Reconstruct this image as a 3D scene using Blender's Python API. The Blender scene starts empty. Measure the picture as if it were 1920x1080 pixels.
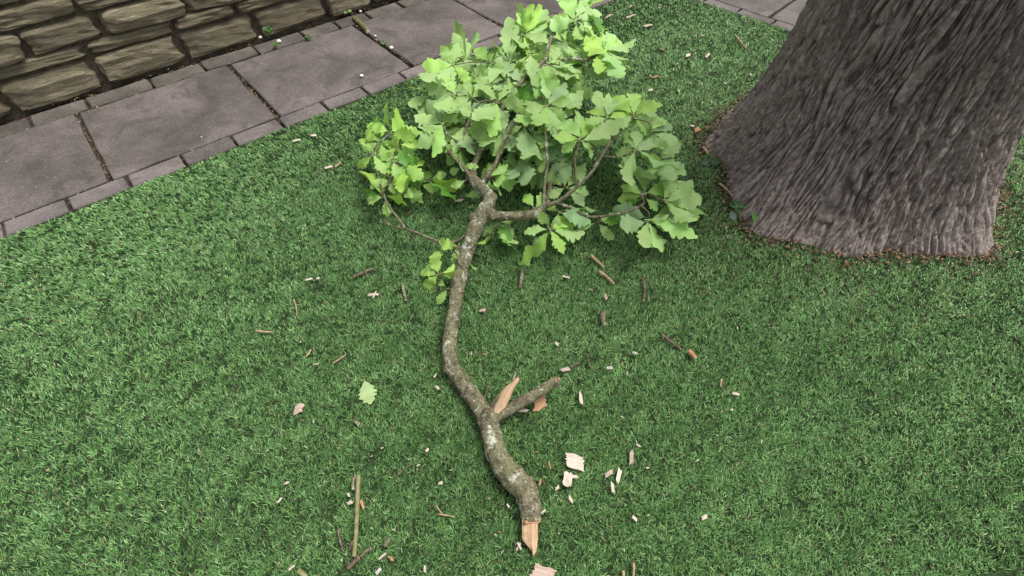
import bpy, bmesh, math, random
import numpy as np
from mathutils import Vector, Matrix, noise
rad = math.radians
random.seed(7); rng = np.random.default_rng(11)
SC = bpy.context.scene
COL = SC.collection

# ------------------------------------------------------------------ camera, sky, sun, exposure
CAM_H, PITCH, FPX = 1.5, rad(51), 956.0            # phone held at 1.5 m, looking down at the lawn
cd = bpy.data.cameras.new('camera'); cam = bpy.data.objects.new('camera', cd); COL.objects.link(cam)
cam.location = (0, 0, CAM_H); cam.rotation_euler = (math.pi/2 - PITCH, 0, 0)
cd.sensor_width = 36; cd.lens = 36*FPX/1920; cd.clip_start = .02; cd.clip_end = 300
SC.camera = cam
SUN_EL, SUN_AZ = rad(67), rad(74)                   # azimuth measured from +Y towards +X
w = bpy.data.worlds.new('World'); SC.world = w; w.use_nodes = True
nt = w.node_tree; bg = nt.nodes['Background']
sky = nt.nodes.new('ShaderNodeTexSky'); sky.sky_type = 'NISHITA'; sky.sun_disc = False
sky.sun_elevation = SUN_EL; sky.sun_rotation = SUN_AZ; sky.dust_density = 4; sky.air_density = 1.5
hs = nt.nodes.new('ShaderNodeHueSaturation'); hs.inputs['Saturation'].default_value = .22   # cloud veil: nearly grey
nt.links.new(sky.outputs[0], hs.inputs['Color']); nt.links.new(hs.outputs[0], bg.inputs[0])
bg.inputs[1].default_value = .07
sd = bpy.data.lights.new('sun', 'SUN'); sun = bpy.data.objects.new('sun', sd); COL.objects.link(sun)
sd.energy = 1.5; sd.angle = rad(25); sd.color = (1, .97, .92)
sdir = Vector((math.sin(SUN_AZ)*math.cos(SUN_EL), math.cos(SUN_AZ)*math.cos(SUN_EL), math.sin(SUN_EL)))
sun.rotation_euler = sdir.to_track_quat('Z', 'Y').to_euler()
SC.view_settings.view_transform = 'Standard'; SC.view_settings.look = 'None'
SC.view_settings.exposure = 1.42; SC.view_settings.gamma = 1

# ------------------------------------------------------------------ helpers
FW = Vector((0, math.cos(PITCH), -math.sin(PITCH))); UP = Vector((0, math.sin(PITCH), math.cos(PITCH)))
CP = Vector((0, 0, CAM_H))
def at(x, y, z=0.0):
    """where the sight line of photo point x, y meets the level z (survey of the place)"""
    d = FW*FPX + Vector((1, 0, 0))*(x-960) + UP*(540-y)
    return CP + d*((z-CAM_H)/d.z)
def mpp(p): return (p-CP).length/FPX*.97            # metres per photo pixel at a point

def link(name, me, mat=None, parent=None):
    o = bpy.data.objects.new(name, me); COL.objects.link(o)
    if mat and me and not me.materials: me.materials.append(mat)
    if parent: o.parent = parent
    return o
def mesh(name, vs, fs, smooth=False):
    me = bpy.data.meshes.new(name); me.from_pydata([tuple(v) for v in vs], [], fs); me.validate()
    if smooth: me.polygons.foreach_set('use_smooth', [True]*len(me.polygons))
    return me
def empty(name, loc=(0, 0, 0)):
    o = bpy.data.objects.new(name, None); COL.objects.link(o); o.location = loc; o.empty_display_size = .05; return o
def tag(o, label=None, cat=None, group=None, kind=None):
    if label: o['label'] = label
    if cat: o['category'] = cat
    if group: o['group'] = group
    if kind: o['kind'] = kind
    return o

class NT:
    """small node-material builder"""
    def __init__(s, name):
        s.m = bpy.data.materials.new(name); s.m.use_nodes = True; s.t = s.m.node_tree
        s.b = s.t.nodes['Principled BSDF']; s.o = s.t.nodes['Material Output']
    def n(s, typ, **k):
        x = s.t.nodes.new('ShaderNode'+typ)
        for a, v in k.items(): setattr(x, a, v)
        return x
    def l(s, a, b): s.t.links.new(a, b)
    def coords(s, scale=(1, 1, 1), kind='Object'):
        c = s.n('TexCoord'); m = s.n('Mapping'); m.inputs['Scale'].default_value = scale
        s.l(c.outputs[kind], m.inputs[0]); return m.outputs[0]
    def noise(s, v, scale, detail=4, rough=.6, dist=0):
        x = s.n('TexNoise'); x.inputs['Scale'].default_value = scale; x.inputs['Detail'].default_value = detail
        x.inputs['Roughness'].default_value = rough; x.inputs['Distortion'].default_value = dist
        s.l(v, x.inputs['Vector']); return x.outputs[0]
    def ramp(s, f, stops, interp='LINEAR'):
        r = s.n('ValToRGB'); r.color_ramp.interpolation = interp; e = r.color_ramp.elements
        while len(e) < len(stops): e.new(.5)
        for i, (p, c) in enumerate(stops):
            e[i].position = p; e[i].color = (c, c, c, 1) if not hasattr(c, '__len__') else (*c, 1)
        s.l(f, r.inputs[0]); return r.outputs[0]
    def mix(s, f, a, b, mode='MIX'):
        x = s.n('MixRGB', blend_type=mode)
        for i, v in ((0, f), (1, a), (2, b)):
            if hasattr(v, 'is_output'): s.l(v, x.inputs[i])
            elif i == 0: x.inputs[0].default_value = v
            else: x.inputs[i].default_value = (*v, 1)
        return x.outputs[0]
    def math(s, op, a, b=0.0, clamp=False):
        x = s.n('Math', operation=op, use_clamp=clamp)
        for i, v in ((0, a), (1, b)):
            if hasattr(v, 'is_output'): s.l(v, x.inputs[i])
            else: x.inputs[i].default_value = v
        return x.outputs[0]
    def bump(s, h, strength=.5, dist=.01):
        x = s.n('Bump'); x.inputs['Strength'].default_value = strength; x.inputs['Distance'].default_value = dist
        s.l(h, x.inputs['Height']); s.l(x.outputs[0], s.b.inputs['Normal'])
    def done(s, col=None, rough=.8, spec=.3):
        if col is not None:
            if hasattr(col, 'is_output'): s.l(col, s.b.inputs['Base Color'])
            else: s.b.inputs['Base Color'].default_value = (*col, 1)
        if hasattr(rough, 'is_output'): s.l(rough, s.b.inputs['Roughness'])
        else: s.b.inputs['Roughness'].default_value = rough
        s.b.inputs['Specular IOR Level'].default_value = spec
        return s.m

# ------------------------------------------------------------------ materials
M = {}
def build_materials():
    # artificial turf fibre: tint attribute picks among greens, straw and brown
    t = NT('turf_fibre'); a = t.n('Attribute', attribute_name='tint')
    c = t.ramp(a.outputs['Fac'], [(0, (.10, .065, .035)), (.05, (.17, .125, .065)), (.075, (.024, .060, .017)), (.30, (.056, .136, .034)),
                                  (.55, (.110, .240, .064)), (.80, (.195, .375, .118)), (.95, (.28, .45, .175)), (1, (.38, .46, .23))])
    t.b.inputs['Sheen Weight'].default_value = .10; t.b.inputs['Sheen Roughness'].default_value = .45; M['turf'] = t.done(c, .5, .42)
    # turf backing
    t = NT('turf_backing'); v = t.coords()
    n = t.noise(v, 60, 5); c = t.ramp(n, [(.3, (.012, .022, .009)), (.6, (.03, .055, .02)), (.8, (.06, .06, .03))])
    t.bump(t.noise(v, 250, 3), .8, .01); M['backing'] = t.done(c, .95, .1)
    # earth
    t = NT('earth'); v = t.coords()
    n = t.noise(v, 35, 6); c = t.ramp(n, [(.3, (.025, .02, .014)), (.55, (.06, .047, .034)), (.75, (.11, .09, .065))])
    t.bump(t.noise(v, 120, 5), .9, .01); M['earth'] = t.done(c, .95, .1)
    t = NT('mortar'); v = t.coords(); n = t.noise(v, 30, 6, .7)
    t.bump(t.noise(v, 70, 6, .7), 1., .03); M['mortar'] = t.done(t.ramp(n, [(.3, (.07, .058, .042)), (.55, (.17, .145, .105)), (.75, (.27, .24, .18))]), .95, .1)
    # concrete slab, mauve grey
    def slab(name, base, warm):
        t = NT(name); v = t.coords(); oi = t.n('ObjectInfo')
        off = t.n('VectorMath', operation='ADD'); t.l(v, off.inputs[0]); t.l(oi.outputs['Random'], off.inputs[1])
        big = t.noise(off.outputs[0], 2.6, 5, .62, .4); mid = t.noise(off.outputs[0], 11, 5, .65); fine = t.noise(off.outputs[0], 170, 4, .7)
        c = t.ramp(big, [(.36, tuple(x*.58 for x in base)), (.5, base), (.63, tuple(x*1.45 for x in base))])
        c = t.mix(t.ramp(mid, [(.5, 0.), (.72, .55)]), c, warm)
        c = t.mix(t.ramp(fine, [(.36, .8), (.54, 0.)]), c, tuple(x*.4 for x in base))
        grit = t.noise(off.outputs[0], 75, 4, .75); c = t.mix(t.ramp(grit, [(.55, 0.), (.72, .6)]), c, tuple(x*1.9 for x in base)); c = t.mix(t.ramp(grit, [(.28, .6), (.44, 0.)]), c, tuple(x*.4 for x in base))
        vo = t.n('TexVoronoi'); vo.inputs['Scale'].default_value = 16; t.l(off.outputs[0], vo.inputs['Vector'])
        spots = t.ramp(vo.outputs['Distance'], [(.06, .75), (.13, 0.)])
        rare = t.ramp(t.noise(off.outputs[0], 5, 2), [(.56, 0.), (.62, 1.)])
        c = t.mix(t.math('MULTIPLY', spots, rare), c, (.05, .045, .042))
        c = t.mix(t.ramp(t.noise(off.outputs[0], 4.5, 7, .7, 1.2), [(.54, 0.), (.62, .6)]), c, tuple(x*.42 for x in base))
        vp = t.n('TexVoronoi'); vp.inputs['Scale'].default_value = 55; t.l(off.outputs[0], vp.inputs['Vector'])
        c = t.mix(t.ramp(vp.outputs['Distance'], [(.05, .5), (.1, 0.)]), c, (.42, .39, .36))
        t.bump(t.mix(.5, fine, mid), .35, .006)
        return t.done(c, t.ramp(mid, [(.3, .7), (.7, .92)]), .3)
    M['slab'] = slab('concrete_slab', (.112, .095, .088), (.13, .113, .098))
    M['kerb'] = slab('kerb_block', (.145, .123, .117), (.17, .148, .134))
    M['paver'] = slab('back_paver', (.105, .092, .08), (.105, .10, .07))
    # wall stones
    def stone(name, dark, mid_, light, moss):
        t = NT(name); v = t.coords(kind='Object'); oi = t.n('ObjectInfo')
        off = t.n('VectorMath', operation='ADD'); t.l(v, off.inputs[0]); t.l(oi.outputs['Random'], off.inputs[1])
        mp = t.n('Mapping'); mp.inputs['Scale'].default_value = (1, 1, 3.2); t.l(off.outputs[0], mp.inputs[0])
        a = t.noise(mp.outputs[0], 3, 7, .68, .6); b = t.noise(off.outputs[0], 26, 5, .7)
        c = t.ramp(a, [(.3, dark), (.5, mid_), (.7, light)])
        c = t.mix(t.ramp(t.noise(off.outputs[0], 2.2, 5), [(.5, 0.), (.68, .75)]), c, moss)
        c = t.mix(t.ramp(b, [(.35, .7), (.5, 0.)]), c, tuple(x*.5 for x in dark))
        c = t.mix(t.ramp(oi.outputs['Random'], [(0, 0.), (1, .45)]), c, dark)
        t.bump(t.mix(.45, a, b), .9, .03); return t.done(c, .9, .2)
    M['stone'] = stone('wall_stone', (.15, .12, .084), (.32, .275, .185), (.50, .45, .33), (.27, .265, .14))
    # bark of the living tree
    t = NT('tree_bark'); v = t.coords((1, 1, .6)); a = t.noise(v, 65, 9, .78, .2); at_ = t.n('Attribute', attribute_name='ridge')
    c = t.ramp(a, [(.3, (.125, .095, .083)), (.46, (.33, .265, .24)), (.62, (.57, .49, .45))])
    c = t.mix(t.ramp(at_.outputs['Fac'], [(.1, .7), (.5, 0.)]), c, (.06, .046, .041))
    c = t.mix(t.ramp(t.noise(t.coords(), 4, 5), [(.55, 0.), (.75, .5)]), c, (.30, .26, .235))
    c = t.mix(t.ramp(t.noise(t.coords(), 3, 4), [(.6, 0.), (.75, .45)]), c, (.10, .105, .06))
    t.bump(a, .85, .03); M['bark'] = t.done(c, .92, .15)
    # bark of the fallen branch: brown-olive with lichen and bare patches
    def bark(name, lichen):
        t = NT(name); v = t.coords(); 
        a = t.noise(v, 45, 6, .7); b = t.noise(v, 20, 6, .72, .5); g = t.noise(v, 11, 5, .7)
        c = t.ramp(a, [(.30, (.04, .032, .021)), (.5, (.135, .116, .072)), (.70, (.27, .24, .165))])
        c = t.mix(t.ramp(g, [(.42, 0.), (.6, .7)]), c, (.165, .175, .085))
        c = t.mix(t.ramp(b, [(.585-.05*lichen, 0.), (.63-.05*lichen, .9)]), c, (.46, .47, .39))
        c = t.mix(t.ramp(t.noise(v, 95, 3), [(.60, 0.), (.66, .5)]), c, (.46, .45, .36))
        c = t.mix(t.ramp(t.noise(v, 16, 4, .7), [(.66, 0.), (.70, .7)]), c, (.34, .42, .37))
        c = t.mix(t.ramp(t.noise(v, 130, 4, .7), [(.37, .7), (.49, 0.)]), c, (.035, .03, .02))
        c = t.mix(t.ramp(t.noise(v, 60, 4, .7, .4), [(.63, 0.), (.67, .8)]), c, (.37, .39, .26))
        t.bump(t.mix(.5, a, t.noise(v, 140, 4)), .9, .008); return t.done(c, .88, .2)
    M['branch_bark'] = bark('branch_bark', .5); M['twig_bark'] = bark('twig_bark', .2)
    t = NT('dark_twig'); v = t.coords(); a = t.noise(v, 80, 5)
    t.bump(a, .6, .004); M['dark_twig'] = t.done(t.ramp(a, [(.3, (.05, .036, .026)), (.55, (.12, .088, .062)), (.75, (.26, .215, .165))]), .85, .2)
    t = NT('green_twig'); v = t.coords(); a = t.noise(v, 60, 5)
    t.bump(a, .4, .003); M['green_twig'] = t.done(t.ramp(a, [(.3, (.10, .10, .04)), (.55, (.19, .185, .085)), (.75, (.30, .27, .16))]), .8, .2)
    t = NT('tan_twig'); v = t.coords(); a = t.noise(v, 70, 5)
    M['tan_twig'] = t.done(t.ramp(a, [(.3, (.19, .125, .07)), (.6, (.37, .27, .165)), (.8, (.47, .37, .25))]), .85, .2)
    # fresh torn wood, grain along local X
    def wood(name, a_, b_, d_):
        t = NT(name); v = t.coords((1., 26, 26)); n = t.noise(v, 9, 5, .7, .15); n2 = t.noise(t.coords(), 30, 4)
        c = t.ramp(n, [(.3, d_), (.5, a_), (.7, b_)]); c = t.mix(t.ramp(n2, [(.55, 0.), (.75, .35)]), c, d_)
        t.bump(n, .7, .004); return t.done(c, .75, .25)
    M['wood'] = wood('torn_wood', (.45, .30, .18), (.56, .41, .27), (.26, .14, .065))
    M['wood_pale'] = wood('pale_wood', (.50, .425, .345), (.60, .53, .45), (.30, .225, .155))
    M['wood_pink'] = wood('pink_wood', (.41, .31, .25), (.50, .40, .335), (.25, .165, .12))
    M['wood_orange'] = wood('inner_bark', (.37, .20, .105), (.46, .31, .20), (.20, .095, .045))
    M['wood_grey'] = wood('grey_wood', (.38, .36, .33), (.55, .53, .49), (.22, .2, .18))
    M['brown_leaf'] = wood('dry_leaf', (.17, .095, .055), (.28, .17, .10), (.09, .05, .03))
    # living leaves: colour per leaf from object colour, veins from UV, paler underside
    def leafmat(name, under_mix):
        t = NT(name); oi = t.n('ObjectInfo'); g = t.n('NewGeometry'); uv = t.n('UVMap'); sx = t.n('SeparateXYZ'); t.l(uv.outputs[0], sx.inputs[0])
        ax = t.math('ABSOLUTE', t.math('SUBTRACT', sx.outputs[0], .5))
        rib = t.ramp(ax, [(.0, 1.), (.022, 0.)])
        ph = t.math('SUBTRACT', t.math('MULTIPLY', sx.outputs[1], 7.5), t.math('MULTIPLY', ax, 7.))
        fr = t.math('ABSOLUTE', t.math('SUBTRACT', t.math('FRACT', ph), .5)); side = t.ramp(fr, [(.0, .8), (.06, 0.)])
        vein = t.math('MAXIMUM', rib, side)
        c = oi.outputs['Color']; n = t.noise(t.coords((1, 1, 1), 'Object'), 3.2, 4, .6)
        c = t.mix(t.ramp(n, [(.35, .3), (.6, 0.)]), c, (.55, .66, .5), 'MULTIPLY')
        c = t.mix(t.math('MULTIPLY', vein, .5), c, (.50, .62, .27))
        und = t.mix(.45, c, (.36, .48, .22))
        c = t.mix(t.math('MULTIPLY', g.outputs['Backfacing'], under_mix), c, und)
        fine = t.noise(t.coords((1, 1, 1), 'Object'), 40, 3)
        c = t.mix(t.ramp(fine, [(.62, 0.), (.7, .18)]), c, (.25, .2, .08))
        t.bump(t.math('MULTIPLY', vein, -1.), .35, .003)
        t.done(c, .5, .35)
        tr = t.n('BsdfTranslucent'); t.l(t.mix(1., c, (1., 1., .55), 'MULTIPLY'), tr.inputs[0])
        ms = t.n('MixShader'); ms.inputs[0].default_value = .3; t.l(t.b.outputs[0], ms.inputs[1]); t.l(tr.outputs[0], ms.inputs[2]); t.l(ms.outputs[0], t.o.inputs[0])
        return t.m
    M['leaf'] = leafmat('oak_leaf', 1.0)
    t = NT('petiole'); M['petiole'] = t.done((.30, .36, .12), .6, .3)
    t = NT('bud'); M['bud'] = t.done((.24, .12, .05), .7, .3)
    t = NT('pebble'); v = t.coords(); M['pebble'] = t.done(t.ramp(t.noise(v, 30, 3), [(.3, (.55, .50, .44)), (.7, (.78, .74, .68))]), .7, .3)
    t = NT('crumb'); a = t.n('Attribute', attribute_name='tint')
    M['crumb'] = t.done(t.ramp(a.outputs['Fac'], [(0, (.03, .022, .016)), (.3, (.10, .062, .04)), (.55, (.24, .15, .09)), (.75, (.40, .30, .20)), (.9, (.62, .55, .45)), (1, (.75, .72, .68))]), .85, .2)
    t = NT('moss'); v = t.coords(); a = t.noise(v, 90, 4); t.bump(a, 1, .01)
    M['moss'] = t.done(t.ramp(a, [(.3, (.07, .065, .025)), (.6, (.17, .155, .07)), (.8, (.27, .245, .13))]), .95, .1)
build_materials()

# ------------------------------------------------------------------ survey of the paved edges
O1 = at(482, 236); U1 = (at(955, 57)-O1).normalized(); V1 = Vector((-U1.y, U1.x, 0))       # house-side path
def P1(s, t, z=0): return O1 + U1*s + V1*t + Vector((0, 0, z))
def st1(p): d = p-O1; return d.dot(U1), d.dot(V1)
O2 = at(1315, 5); U2 = (at(1438, 46)-O2).normalized(); V2 = Vector((-U2.y, U2.x, 0))       # far path behind the tree
if V2.y < 0: V2 = -V2
def P2(s, t, z=0): return O2 + U2*s + V2*t + Vector((0, 0, z))
EDGE = -.113
TREE = Vector((1.55, 1.95, 0))
def tree_r(th, z):
    base = .40 + .22*math.exp(-max(z, -.05)/.34)
    lob = (.035*math.cos(3*th+1.2) + .034*math.cos(5*th-.6) + .022*math.cos(8*th+2) + .012*math.cos(13*th))*math.exp(-max(z, 0)/.25)
    return base + lob - .018*max(z-.5, 0)

# ------------------------------------------------------------------ ground sheets
g = link('ground', mesh('ground', [(-80, -80, -.08), (80, -80, -.08), (80, 80, -.08), (-80, 80, -.08)], [(0, 1, 2, 3)]), M['earth']); tag(g, kind='structure')
# corner where the two paths meet
A = np.array([[U1.x, -U2.x], [U1.y, -U2.y]]); e0 = P1(0, EDGE); sol = np.linalg.solve(A, [O2.x-e0.x, O2.y-e0.y]); CORNER = P1(sol[0], EDGE)
poly = [P1(-9, EDGE), CORNER, P2(9, 0), P2(9, -12), P1(-9, -12)]
lawn = link('lawn', mesh('lawn', [(p.x, p.y, 0) for p in poly], [tuple(range(len(poly)-1, -1, -1))]), M['backing']); tag(lawn, kind='structure')
if lawn.data.polygons[0].normal.z < 0: lawn.data.flip_normals()
bed1 = link('pavement', mesh('pavement', [P1(-9, EDGE-.002, -.028), P1(9, EDGE-.002, -.028), P1(9, 1.4, -.028), P1(-9, 1.4, -.028)], [(0, 1, 2, 3)]), M['earth']); tag(bed1, kind='structure')
bed2 = link('patio_path', mesh('patio_path', [P2(-.9, .002, -.034), P2(9, .002, -.034), P2(9, 6, -.034), P2(-.9, 6, -.034)], [(0, 1, 2, 3)]), M['earth']); tag(bed2, kind='structure')

def slab_mesh(corners, top, thick=.04, jit=.003, bev=.005, step=.09, seed=0):
    """paving unit with worn, slightly uneven edges"""
    r = random.Random(seed); out = []
    n = len(corners); cen = sum((Vector(c) for c in corners), Vector())/n
    for i in range(n):
        a, b = Vector(corners[i]), Vector(corners[(i+1) % n]); k = max(1, int((b-a).length/step)); nrm = Vector(((b-a).y, -(b-a).x, 0)).normalized()
        for j in range(k):
            p = a.lerp(b, j/k); f = r.uniform(-1, 1)*jit
            if j == 0: p = p + (cen-p).normalized()*r.uniform(.001, .006)
            elif r.random() < .1: f = -jit*2.2 if nrm.dot(cen-p) < 0 else jit*2.2
            out.append(p + nrm*f)
    m = len(out); vs = []; fs = []
    tl = Vector((r.uniform(-.004, .004), r.uniform(-.004, .004), 0))
    def zz(p): return top + (p-cen).dot(tl)
    for p in out: vs.append((p.x, p.y, top-thick))
    for p in out: vs.append((p.x, p.y, zz(p)-bev))
    for p in out:
        q = p + (cen-p).normalized()*bev*1.3; vs.append((q.x, q.y, zz(q)))
    for i in range(m):
        j = (i+1) % m
        fs += [(i, j, m+j, m+i), (m+i, m+j, 2*m+j, 2*m+i)]
    fs.append(tuple(range(2*m, 3*m)))
    c = cen.copy(); c.z = 0
    me = mesh('paving', [Vector(v)-c for v in vs], fs)
    bm = bmesh.new(); bm.from_mesh(me); bmesh.ops.recalc_face_normals(bm, faces=bm.faces); bm.to_mesh(me); bm.free()
    return me, c
def lay(name, mat, corners, top, parent, seed, **k):
    me, c = slab_mesh(corners, top, seed=seed, **k); o = link(name, me, mat, parent); o.location = c; return o
sj = [st1(at(520, 220))[0], st1(at(771, 122))[0], st1(at(955, 57))[0]]
joints = [sj[0]-.8*k for k in range(6, 0, -1)] + sj + [sj[2]+.76*k for k in range(1, 6)]
def rect(P, s0, s1, t0, t1): return [P(s0, t0), P(s1, t0), P(s1, t1), P(s0, t1)]
for i in range(len(joints)-1):
    gp = .013 if i != 6 else .018
    lay('paving_slab', M['slab'], rect(P1, joints[i]+gp, joints[i+1]-gp+.006, .014, .716), random.uniform(-.002, .003), bed1, 10+i, jit=.0035)
k0 = st1(at(602, 194))[0]
for i in range(-17, 18):
    s = k0+.243*i
    lay('kerb_block', M['kerb'], rect(P1, s+.004, s+.239, EDGE+.002+random.uniform(-.002, .002), -.010), .006+random.uniform(-.002, .002), bed1, 60+i, jit=.002, step=.06)
b0 = st1(at(571, 75))[0]; s = b0-.25*15
i = 0
while s < 4.2:
    L = random.uniform(.22, .33)
    lay('paver', M['paver'], rect(P1, s+.006, s+L-.005, .728, .728+random.uniform(.115, .13)), random.uniform(-.004, .002), bed1, 120+i, jit=.003, step=.06)
    s += L; i += 1
for i in range(-1, 24):
    lay('kerb_block', M['kerb'], rect(P2, i*.25+.004, i*.25+.246, .006, .094), .004+random.uniform(-.002, .002), bed2, 200+i, jit=.002, step=.06)
for r_ in range(5):
    for i in range(-1, 8):
        s = i*.82+(r_ % 2)*.37-.38
        lay('paving_slab', M['slab'], rect(P2, s+.012, s+.81, .11+r_*.66, .11+r_*.66+.64), random.uniform(-.003, .003), bed2, 260+r_*10+i, jit=.0035)

# ------------------------------------------------------------------ stone wall along the path
wall = empty('stone_wall', P1(0, .9)); tag(wall, 'weathered olive brown rubble stone wall along the back of the paving', 'wall')
def stone_proto(seed):
    bm = bmesh.new(); bmesh.ops.create_cube(bm, size=2.0); bmesh.ops.subdivide_edges(bm, edges=bm.edges, cuts=5, use_grid_fill=True)
    off = Vector((seed*7.3, seed*3.1, seed*1.7))
    for v in bm.verts:
        p = v.co.copy(); q = Vector([math.copysign(1-(1-min(abs(c), 1))**1.0, c) for c in p])
        l8 = (abs(q.x)**9+abs(q.y)**9+abs(q.z)**9)**(1/9); q = q/l8*1.0
        d = noise.fractal(q*1.1+off, .8, 2.1, 4)*.16 + noise.noise(Vector((q.x*1.5, q.y, q.z*5))+off)*.07
        v.co = q*(1+d*.75)*.97
    me = bpy.data.meshes.new('stone'); bm.to_mesh(me); bm.free(); me.polygons.foreach_set('use_smooth', [False]*len(me.polygons)); return me
protos = [stone_proto(i+1) for i in range(9)]
for p in protos: p.materials.append(M['stone'])
back = link('mortar_core', mesh('mortar_core', [P1(-4.2, .928, -.05)-P1(0, .9), P1(4, .928, -.05)-P1(0, .9), P1(4, 1.25, -.05)-P1(0, .9), P1(-4.2, 1.25, -.05)-P1(0, .9),
      P1(-4.2, .928, 1.3)-P1(0, .9), P1(4, .928, 1.3)-P1(0, .9), P1(4, 1.25, 1.3)-P1(0, .9), P1(-4.2, 1.25, 1.3)-P1(0, .9)],
      [(0, 1, 5, 4), (1, 2, 6, 5), (2, 3, 7, 6), (3, 0, 4, 7), (4, 5, 6, 7)]), M['mortar'], wall)
ang1 = math.atan2(U1.y, U1.x)
z = 0.0; row = 0; courses = [.165, .07, .13, .10, .17, .09, .15, .12, .16, .10, .13]
for h in courses:
    s = -4.1 + (row % 3)*.11
    if row == 0: s = st1(at(493, 76))[0]-.0 - .44*9
    while s < 3.6:
        if row == 0: L = .44 if s < .8 else random.uniform(.3, .45)
        else: L = random.uniform(.22, .5)*(1.25 if h < .1 else 1)
        if row == 0 and abs(s-st1(at(493, 76))[0]) < .02: L = .47
        hh = h*random.uniform(.92, 1.0); o = link('stone', random.choice(protos), None, wall)
        rel = P1(s+L/2, .985+random.uniform(-.014, .012), z+hh/2)-P1(0, .9); o.location = rel
        o.scale = (L/2-.006, .105, hh/2-.003); o.rotation_euler = (random.uniform(-.03, .03), random.uniform(-.02, .02), ang1+random.uniform(-.025, .025))
        s += L
    z += h; row += 1

# ------------------------------------------------------------------ living tree
def build_tree():
    Ht = 4.6; zs = [-.06+.0065*i*(1+i*.0016) for i in range(150)]
    while zs[-1] < Ht: zs.append(zs[-1]*1.05+.004)
    NZ = len(zs); front = 4.05; ths = [front-1.75+3.5*i/560 for i in range(560)]+[front+1.75+(2*math.pi-3.5)*i/150 for i in range(150)]; NA = len(ths)
    vs = []; ridge = []
    for z in zs:
        for th in ths:
            ct, sn = math.cos(th), math.sin(th); r = tree_r(th, z)
            wob = noise.noise(Vector((ct*3, sn*3, z*1.6)))*.10 + noise.noise(Vector((ct*10, sn*10, z*5)))*.05
            q = Vector((math.cos(th+wob)*25, math.sin(th+wob)*25, z*5.6)); q2 = q+Vector((0, 0, noise.noise(q*1.7)*.9))
            D = noise.voronoi(q2)[0]; crack = min(1, (D[1]-D[0])*3.2)          # plates parted by fissures
            f = abs(noise.noise(Vector((math.cos(th+wob)*30, math.sin(th+wob)*30, z*5))))
            rd = (1-crack)**1.5*.75+(1-min(1, f*4))*.45
            plate = noise.noise(Vector((ct*24, sn*24, z*14)))*.008 + noise.noise(Vector((ct*75, sn*75, z*60)))*.0045
            r2 = r - rd*.021*min(1, .75+z*2) + plate
            vs.append((r2*ct, r2*sn, z)); ridge.append(1-min(1, rd))
    fs = [(i*NA+j, i*NA+(j+1) % NA, (i+1)*NA+(j+1) % NA, (i+1)*NA+j) for i in range(NZ-1) for j in range(NA)]
    fs.append(tuple((NZ-1)*NA+j for j in range(NA)))
    me = mesh('trunk', vs, fs, True); a = me.attributes.new('ridge', 'FLOAT', 'POINT'); a.data.foreach_set('value', ridge)
    t = empty('oak_tree', TREE); tag(t, 'thick living tree trunk with furrowed grey brown bark flaring into the turf', 'tree')
    link('trunk', me, M['bark'], t); return t
tree = build_tree()

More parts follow.
